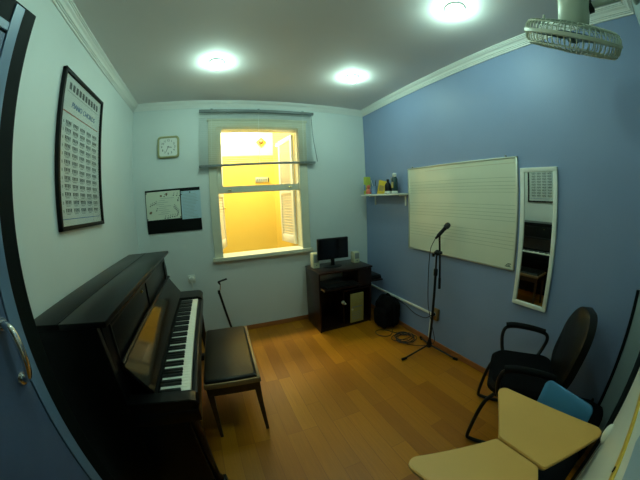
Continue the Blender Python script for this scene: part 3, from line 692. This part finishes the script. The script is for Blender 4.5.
part('lower_pole', MB().cyl((hx_, hy_, .07), (hx_, hy_, .80), .012), 'blackm', ms)
part('clutch', MB().lathe([(.012, .775), (.019, .785), (.019, .835), (.013, .845)], Matrix.Translation((hx_, hy_, 0))), 'blackm', ms)
part('upper_pole', MB().cyl((hx_, hy_, .80), (hx_, hy_, .985), .009), 'blackm', ms)
part('boom_clamp', MB().sphere((hx_+.005, hy_-.004, .985), .024, 1, 1.1, 1.1).cyl((hx_-.02, hy_+.01, .985), (hx_+.04, hy_-.03, .985), .013), 'blackm', ms)
part('clamp_knob', MB().cyl((hx_-.030, hy_+.020, .965), (hx_-.014, hy_+.010, .965), .015), 'rubber', ms)
part('boom_arm', MB().cyl((hx_+.034, hy_-.026, .690), (hx_+.018, hy_-.014, 1.10), .009), 'blackm', ms)
part('counterweight', MB().cyl((hx_+.034, hy_-.026, .660), (hx_+.031, hy_-.024, .76), .012), 'blackm', ms)
mc0, mc1 = Vector((hx_-.004, hy_+.006, 1.115)), Vector((2.660, 1.482, 1.252))
dm = (mc1-mc0).normalized()
part('microphone_clip', MB().cyl((hx_+.018, hy_-.014, 1.09), mc0+dm*.045, .009).cyl(mc0+dm*.025, mc0+dm*.085, .0165), 'blackm', ms)
mi = thing('microphone', 'black handheld vocal microphone clipped on top of the stand', 'microphone', tuple(mc0))
F_ = Matrix.Translation(mc0) @ frame_to(dm).to_4x4()
part('handle', MB().lathe([(.009, -.01), (.0105, 0), (.0125, .02), (.0155, .09), (.0175, .112), (.020, .118)], F_), 'black', mi)
part('grille_ball', MB().lathe([(.019, .116), (.0245, .124), (.0262, .140), (.0235, .156), (.015, .167), (0, .171)], F_), 'mesh', mi)
mcab = [mc0-dm*.0125, mc0-dm*.035+Vector((0, 0, -.012)), mc0+Vector((-.045, .03, -.10)), mc0+Vector((-.050, .034, -.35)), mc0+Vector((-.035, .026, -.62)), (hx_-.018, hy_+.014, .40), (hx_+.03, hy_-.006, .22), (hx_+.055, hy_-.03, .10), (hx_+.045, hy_+.06, .03), (2.56, 1.72, .008), (2.50, 1.80, .008)]
single('microphone_cable', MB().tube(mcab, .0032, smooth=3), 'cable', 'thin black cable hanging from the microphone down beside its stand', 'cable', tuple(mc0))

# coil and cables on the floor
random.seed(3)
co_ = MB(); pts = []
for i in range(150):
    a = i*.24; r = .085+.025*math.sin(i*.37)+.012*math.sin(i*.11)
    pts.append((2.555+.02*math.sin(i*.05)+r*1.15*math.cos(a), 1.905+.015*math.cos(i*.06)+r*math.sin(a), .006+.0001*i+.010*abs(math.sin(i*.21))))
co_.tube(pts, .0042, n=6)
single('coiled_cable', co_, 'cable', 'loose coil of black cable on the floor beside the microphone stand', 'cable', (2.555, 1.905, 0))
single('looped_cable', MB().tube([(2.56, 2.12, .02), (2.50, 2.05, .006), (2.42, 2.04, .006), (2.36, 2.12, .006), (2.38, 2.21, .006), (2.45, 2.22, .006), (2.52, 2.16, .006), (2.54, 2.08, .007), (2.60, 2.02, .006)], .0042, n=8, smooth=3), 'cable', 'single loop of black cable on the floor in front of the dark backpack', 'cable', (2.46, 2.12, 0))
single('power_cable', MB().tube([(2.66, 1.648, .349), (2.650, 1.66, .335), (2.690, 1.76, .262), (2.700, 1.90, .250), (2.708, 2.00, .262), (2.716, 2.08, .290), (2.719, 2.30, .310)], .004, n=8, smooth=3), 'cable', 'black power cable sagging along the blue wall from the brown outlet', 'cable', (2.69, 1.9, .25))

# backpack in the corner
bp = thing('backpack', 'black backpack slumped on the floor between the desk and the blue wall', 'bag', (2.605, 2.26, 0))
def blob(c, s, pw=3.2, seed=1, amp=.012):
    b = bmesh.new(); bmesh.ops.create_icosphere(b, subdivisions=4, radius=1)
    rnd = random.Random(seed); ph = [rnd.random()*6 for _ in range(6)]
    for v in b.verts:
        n = v.co.copy(); L = (abs(n.x)**pw+abs(n.y)**pw+abs(n.z)**pw)**(1/pw); n /= L
        k = 1+amp*8*(math.sin(n.x*5+ph[0])*math.sin(n.z*6+ph[1])+.5*math.sin(n.y*9+ph[2]+n.z*4))
        v.co = Vector((c[0]+n.x*s[0]*k, c[1]+n.y*s[1]*k, max(.002, c[2]+n.z*s[2]*k)))
    m = MB(); m.join(b); return m
part('main_bag', blob((2.606, 2.285, .185), (.098, .160, .180), seed=2, amp=.006), 'fabric', bp)
part('front_pocket', blob((2.500, 2.265, .130), (.040, .120, .115), seed=5, amp=.006), 'fabric', bp)
part('top_handle', MB().tube([(2.61, 2.24, .345), (2.60, 2.25, .39), (2.60, 2.30, .395), (2.61, 2.32, .350)], .007, smooth=2), 'fabric', bp)
part('shoulder_strap', MB().tube([(2.59, 2.145, .34), (2.56, 2.10, .24), (2.56, 2.09, .12), (2.59, 2.14, .04)], .011, smooth=2), 'fabric', bp)

# folded music stand by the back wall
ss = thing('music_stand', 'thin black folded stand leaning beside the bench under the window', 'stand', (.93, 2.72, 0))
part('pole', MB().cyl((.905, 2.72, .10), (.822, 2.70, .585), .0125).cyl((.822, 2.70, .565), (.822, 2.70, .60), .014), 'blackm', ss)
part('neck', MB().tube([(.822, 2.70, .585), (.835, 2.70, .60), (.845, 2.70, .65), (.843, 2.70, .695)], .006, smooth=2), 'chrome', ss)
part('holder_bar', MB().tube([(.824, 2.70, .689), (.86, 2.70, .700), (.92, 2.70, .713)], .010).cyl((.824, 2.70, .69), (.845, 2.70, .66), .008), 'blackm', ss)
for a in ((1.062, 2.722), (.86, 2.84), (.84, 2.60)):
    part('leg', MB().tube([(.905, 2.72, .13), ((.905+a[0])/2, (2.72+a[1])/2, .075), (a[0], a[1], .010)], .007, smooth=1).cyl((a[0]-.015, a[1], .011), (a[0]+.012, a[1], .011), .0105), 'blackm', ss)

# ================================================================== OFFICE CHAIR
oc = thing('office_chair', 'black padded visitor chair with armrests in front of the blue wall', 'chair')
def cushion(x0, x1, y0, y1, z0, z1, T=None, r=.035):
    m = MB(); m.box(x0, x1, y0, y1, z0, z1, bev=r, seg=5, T=T); return m
sp = MB(); P_ = rrect(-.225, .225, -.215, .215, .09, 6); P2 = rrect(-.205, .205, -.195, .195, .08, 6)
sp.loft([[(x, y, z) for x, y in Q] for Q, z in ((P2, .405), (P_, .418), (P_, .445), (P2, .466))])
part('seat', sp, 'fabric', oc)
# backrest: rounded shield shape, slightly curved
bk_ = MB(); rings = []
for yy, s_ in ((-.036, .90), (-.028, 1), (.018, 1), (.030, .92)):
    ring = []
    for x, z in rrect(-.205, .205, -.240, .240, .17, 9):
        taper = 1-.10*((z+.2)/.4)
        ring.append(Vector((x*s_*taper, -.255+yy - .012 - (z*s_)*.19 + .9*(x*x)*.55, .645+z*s_)))
    rings.append(ring)
bk_.loft(rings)
bko = part('backrest', bk_, 'leather', oc)
part('back_bracket', MB().tube([(0, -.12, .405), (0, -.27, .41), (0, -.315, .46), (0, -.300, .55)], .018, n=10, smooth=2), 'blackm', oc)
for sx in (-1, 1):
    part('armrest', MB().tube([(sx*.225, .13, .42), (sx*.262, .150, .45), (sx*.268, .170, .56), (sx*.268, .14, .628), (sx*.268, -.10, .612), (sx*.268, -.170, .575), (sx*.262, -.135, .46), (sx*.225, -.10, .42)], .013, n=10, smooth=3), 'blackm', oc)
    part('arm_pad', MB().tube([(sx*.268, .150, .622), (sx*.268, .10, .634), (sx*.268, -.03, .626), (sx*.268, -.13, .606)], .019, n=12, smooth=2), 'rubber', oc)
fr2 = MB()
fr2.tube([(-.20, .16, .400), (-.215, .215, .33), (-.225, .245, .06), (-.225, .225, .0135), (-.225, -.20, .0135), (-.20, -.235, .0135), (.20, -.235, .0135), (.225, -.20, .0135), (.225, .225, .0135), (.225, .245, .06), (.215, .215, .33), (.20, .16, .400)], .0125, n=12, smooth=3)
fr2.box(-.21, .21, .13, .16, .388, .408, bev=.003); fr2.box(-.19, .19, -.15, -.12, .388, .408, bev=.003); fr2.box(-.19, -.165, -.14, .15, .388, .406, bev=.003); fr2.box(.165, .19, -.14, .15, .388, .406, bev=.003)
part('sled_frame', fr2, 'blackm', oc)
oc.location = (2.352, .520, 0); oc.rotation_euler = (0, 0, math.radians(30))

# ================================================================== TABLET ARM CHAIRS
tc_ = thing('tablet_arm_chair', 'blue plastic school chair whose beige tablet top points at the other tablet', 'chair', (1.82, .13, 0), 'school chairs with beige tablet tops')
def rpoly(P, rs, k=7):
    out = []; n = len(P)
    for i in range(n):
        p = Vector(P[i]); a = (Vector(P[i-1])-p).normalized(); b = (Vector(P[(i+1) % n])-p).normalized(); r = rs[i]
        h = math.acos(max(-1, min(1, a.dot(b))))/2; t_ = r/math.tan(h); c = p+(a+b).normalized()*(r/math.sin(h))
        q0, q1 = p+a*t_, p+b*t_; a0 = math.atan2(*(q0-c).yx); a1 = math.atan2(*(q1-c).yx)
        d = (a1-a0+PI) % (2*PI)-PI
        out += [(c.x+r*math.cos(a0+d*j/k), c.y+r*math.sin(a0+d*j/k)) for j in range(k+1)]
    return out
tp = rpoly([(1.549, .241), (1.544, .050), (1.849, -.073), (1.791, .416)], [.014, .014, .030, .030])
tz = .720
wbt = part('writing_tablet', MB().prism(tp, tz-.014, tz, bev=.003), 'tablet', tc_)
tp2 = rpoly([(1.552, .239), (1.548, .052), (1.845, -.069), (1.788, .412)], [.018, .018, .035, .035])
part('tablet_underside', MB().prism(tp2, tz-.022, tz-.0135, bev=.001), 'tabedge', wbt)
bs = MB(); rows = []
Tbk = Matrix.Translation((2.010, .148, .56)) @ Matrix.Rotation(math.radians(-12), 4, 'Z') @ Matrix.Rotation(math.radians(10), 4, 'Y')
for xx, s_ in ((.010, .96), (.007, 1), (-.004, 1), (-.007, .96)):
    rows.append([Tbk @ Vector((xx - .9*y*y, y*s_, z*s_)) for y, z in rrect(-.135, .135, -.12, .12, .028, 6)])
bs.loft(rows); part('backrest', bs, 'bluep', tc_)
se = MB(); rows = []
for s_, z in ((.94, .418), (1, .424), (1, .436), (.95, .442)):
    rows.append([Vector((1.815+x*s_, .140+y*s_, z)) for x, y in rrect(-.185, .185, -.175, .175, .05, 6)])
se.loft(rows); part('seat', se, 'black', tc_, label='black plastic seat')
for sy in (-.125, .125):
    part('leg', MB().tube([(1.66, .14+sy, .415), (1.645, .14+sy*1.12, .2), (1.63, .14+sy*1.2, .008)], .010, n=10), 'blackm', tc_)
    part('leg', MB().tube([(1.95, .14+sy, .415), (1.985, .14+sy*1.1, .2), (2.005, .14+sy*1.2, .008)], .010, n=10), 'blackm', tc_)
    part('back_post', MB().tube([(1.93, .14+sy*.72, .412), (1.985, .14+sy*.72, .42), (2.022, .14+sy*.72, .50), (2.036, .14+sy*.72, .63)], .009, n=10, smooth=2), 'blackm', tc_)
part('seat_rail', MB().box(1.65, 1.96, .005, .025, .398, .417, bev=.003).box(1.65, 1.96, .255, .275, .398, .417, bev=.003).box(1.65, 1.67, .01, .27, .398, .417, bev=.003).box(1.94, 1.96, .01, .27, .398, .417, bev=.003), 'blackm', tc_)
part('tablet_support', MB().tube([(1.80, .275, .405), (1.80, .325, .43), (1.79, .335, .60), (1.75, .31, .685), (1.62, .15, .692), (1.72, .0, .692), (1.80, .10, .690)], .009, n=10, smooth=2), 'blackm', tc_)
t2 = copy_tree(tc_)
for o in kids(t2):
    if o.name.startswith('writing_tablet'):
        for g in kids(o): bpy.data.objects.remove(g)
        bpy.data.objects.remove(o)
qa = rpoly([(1.567, .225), (1.565, .053), (1.870, -.088), (1.795, .370)], [.014, .014, .030, .030])
qb = rpoly([(1.570, .223), (1.568, .055), (1.866, -.084), (1.792, .366)], [.014, .014, .030, .030])
t2.location = tc_.location
w2 = part('writing_tablet', MB().prism(qa, tz-.014, tz, bev=.003), 'tablet', t2)
part('tablet_underside', MB().prism(qb, tz-.022, tz-.0135, bev=.001), 'tabedge', w2)
t2.location = (2*1.5525-1.82, 2*.1475-.13, 0); t2.rotation_euler = (0, 0, PI)
t2['label'] = 'school chair at the bottom edge, its beige tablet top the left one of the two'
tc_['label'] = 'blue school chair whose beige tablet top is the right one, beside the black chair'

cb = thing('shade_bag', 'black bag shape added to stand in for shade on the corner floor behind the blue chair', 'bag', (2.45, .06, 0))  # made-up bag, its black stands in for shade on this floor
part('shade_bag_body', blob((2.455, .068, .165), (.175, .125, .163), pw=4, seed=7, amp=.004), 'fabric', cb)
part('shade_bag_handle', MB().tube([(2.36, .05, .315), (2.38, .05, .37), (2.54, .06, .37), (2.56, .06, .315)], .009, smooth=2), 'fabric', cb)

# ================================================================== WHITE PANEL ON NEAR WALL
Y0P = Y0+.003
wp = thing('display_panel', 'tall white panel with black edge and yellow strip at the right edge of the picture', 'panel', (1.45, Y0, 0))
part('board', B(1.02, 1.890, Y0P+.001, Y0P+.018, .02, 1.75, bev=.002), 'panelw', wp)
e = MB(); e.box(1.890, 2.250, Y0P, Y0P+.019, .0, 1.77, bev=.002); e.box(.99, 1.02, Y0P, Y0P+.022, 0, 1.77, bev=.002); e.box(1.02, 1.890, Y0P, Y0P+.021, 1.75, 1.77, bev=.002); e.box(1.02, 1.890, Y0P, Y0P+.021, 0, .02, bev=.002)
part('black_edge', e, 'dblack', wp)
ys = part('yellow_strip', B(1.03, 1.70, Y0P+.018, Y0P+.022, 1.085, 1.108, bev=.001), 'ystrip', wp)
part('screw', MB().cyl((1.262, Y0P+.021, 1.097), (1.262, Y0P+.024, 1.097), .005, n=12), 'black', ys)
part('blue_sticker', B(1.10, 1.26, Y0P+.018, Y0P+.0195, 1.16, 1.34), 'bluepatch', wp)
part('oval_handle', MB().sphere((1.80, Y0P+.020, .74), .045, .5, .45, 1.0), 'white', wp)
part('hinge_strip', B(1.870, 1.887, Y0P+.017, Y0P+.024, .05, .70, bev=.002), 'greyp', wp)

# ================================================================== FAN
n_ = Vector((-.36, -.42, .83)).normalized()
fc_ = Vector((2.062, .222, 2.128))
fan = thing('wall_fan', 'ivory plastic caged fan hanging from an arm at the upper right', 'fan', tuple(fc_))
FT = Matrix.Translation(fc_) @ frame_to(n_).to_4x4()   # local +z = back (motor side)
FR = .205
def circ(r, z, k=48): return [FT @ Vector((r*math.cos(t*2*PI/k), r*math.sin(t*2*PI/k), z)) for t in range(k)]
part('rim_band', MB().lathe([(FR, -.008), (FR+.005, -.006), (FR+.005, .006), (FR, .008), (FR-.006, .006), (FR-.006, -.006)], FT, 48), 'fanp', fan)
def cage(name, sgn, depth, hub):
    c = MB(); k = 54
    for i in range(k):
        a = i*2*PI/k; tw_ = .12
        P = [FT @ Vector((r*math.cos(a+tw_*q), r*math.sin(a+tw_*q), sgn*z)) for r, z, q in ((FR, 0, 0), (FR-.004, depth*.55, .1), (FR-.022, depth*.93, .3), (FR*.6, depth*1.05, .8), (hub, depth*1.1, 1.2))]
        c.tube(P, .0026, n=5)
    for r, z in ((FR-.012, depth*.80), (FR*.62, depth*1.05)): c.tube(circ(r, sgn*z), .0026, n=6, closed=True)
    o = part(name, c, 'fanp', fan)
    return o
cage('front_guard', -1, .060, .045); cage('rear_guard', 1, .050, .06)
part('front_badge', MB().lathe([(0, -.072), (.035, -.071), (.047, -.067), (.048, -.060), (0, -.058)], FT), 'fanp', fan)
for i in range(3):
    b_ = MB(); a0 = i*2*PI/3; rings = []
    for r, hw, pt in ((.030, .25, .018), (.075, .42, .016), (.13, .48, .013), (.175, .40, .010), (.185, .30, .008)):
        ring = []
        for s_ in (-1, -.33, .33, 1):
            a = a0+hw*s_; ring.append(FT @ Vector((r*math.cos(a), r*math.sin(a), -pt*s_+.0012)))
        for s_ in (1, .33, -.33, -1):
            a = a0+hw*s_; ring.append(FT @ Vector((r*math.cos(a), r*math.sin(a), -pt*s_-.0012)))
        rings.append(ring)
    b_.loft(rings); part('blade', b_, 'fanb', fan)
part('blade_hub', MB().lathe([(0, -.030), (.020, -.028), (.030, -.015), (.030, .018), (0, .018)], FT), 'fanb', fan)
part('motor_housing', MB().lathe([(.060, .050), (.066, .060), (.067, .15), (.060, .20), (.040, .225), (0, .230)], FT, 32), 'fanp', fan)
part('switch_pin', MB().cyl(FT @ Vector((-.115, .05, .046)), FT @ Vector((-.115, .05, .072)), .006, n=10), 'fanp', fan)
j0 = FT @ Vector((0, 0, .10)); wallp = Vector((2.07, Y0, 2.26))
dj = (wallp-j0).normalized()
part('pivot_joint', MB().cyl(j0+dj*.055, j0+dj*.085, .030).cyl(j0+dj*.080+Vector((0, 0, -.022)), j0+dj*.080+Vector((0, 0, .03)), .012), 'blackm', fan)
part('arm', MB().tube([j0+dj*.080, j0+dj*.11, j0.lerp(wallp, .6), wallp+Vector((0, .02, 0))], [.014, .014, .020, .026], n=16), 'fanp', fan)
part('wall_plate', MB().box(wallp.x-.035, wallp.x+.035, Y0, Y0+.025, wallp.z-.05, wallp.z+.05, bev=.012, seg=3), 'fanp', fan)
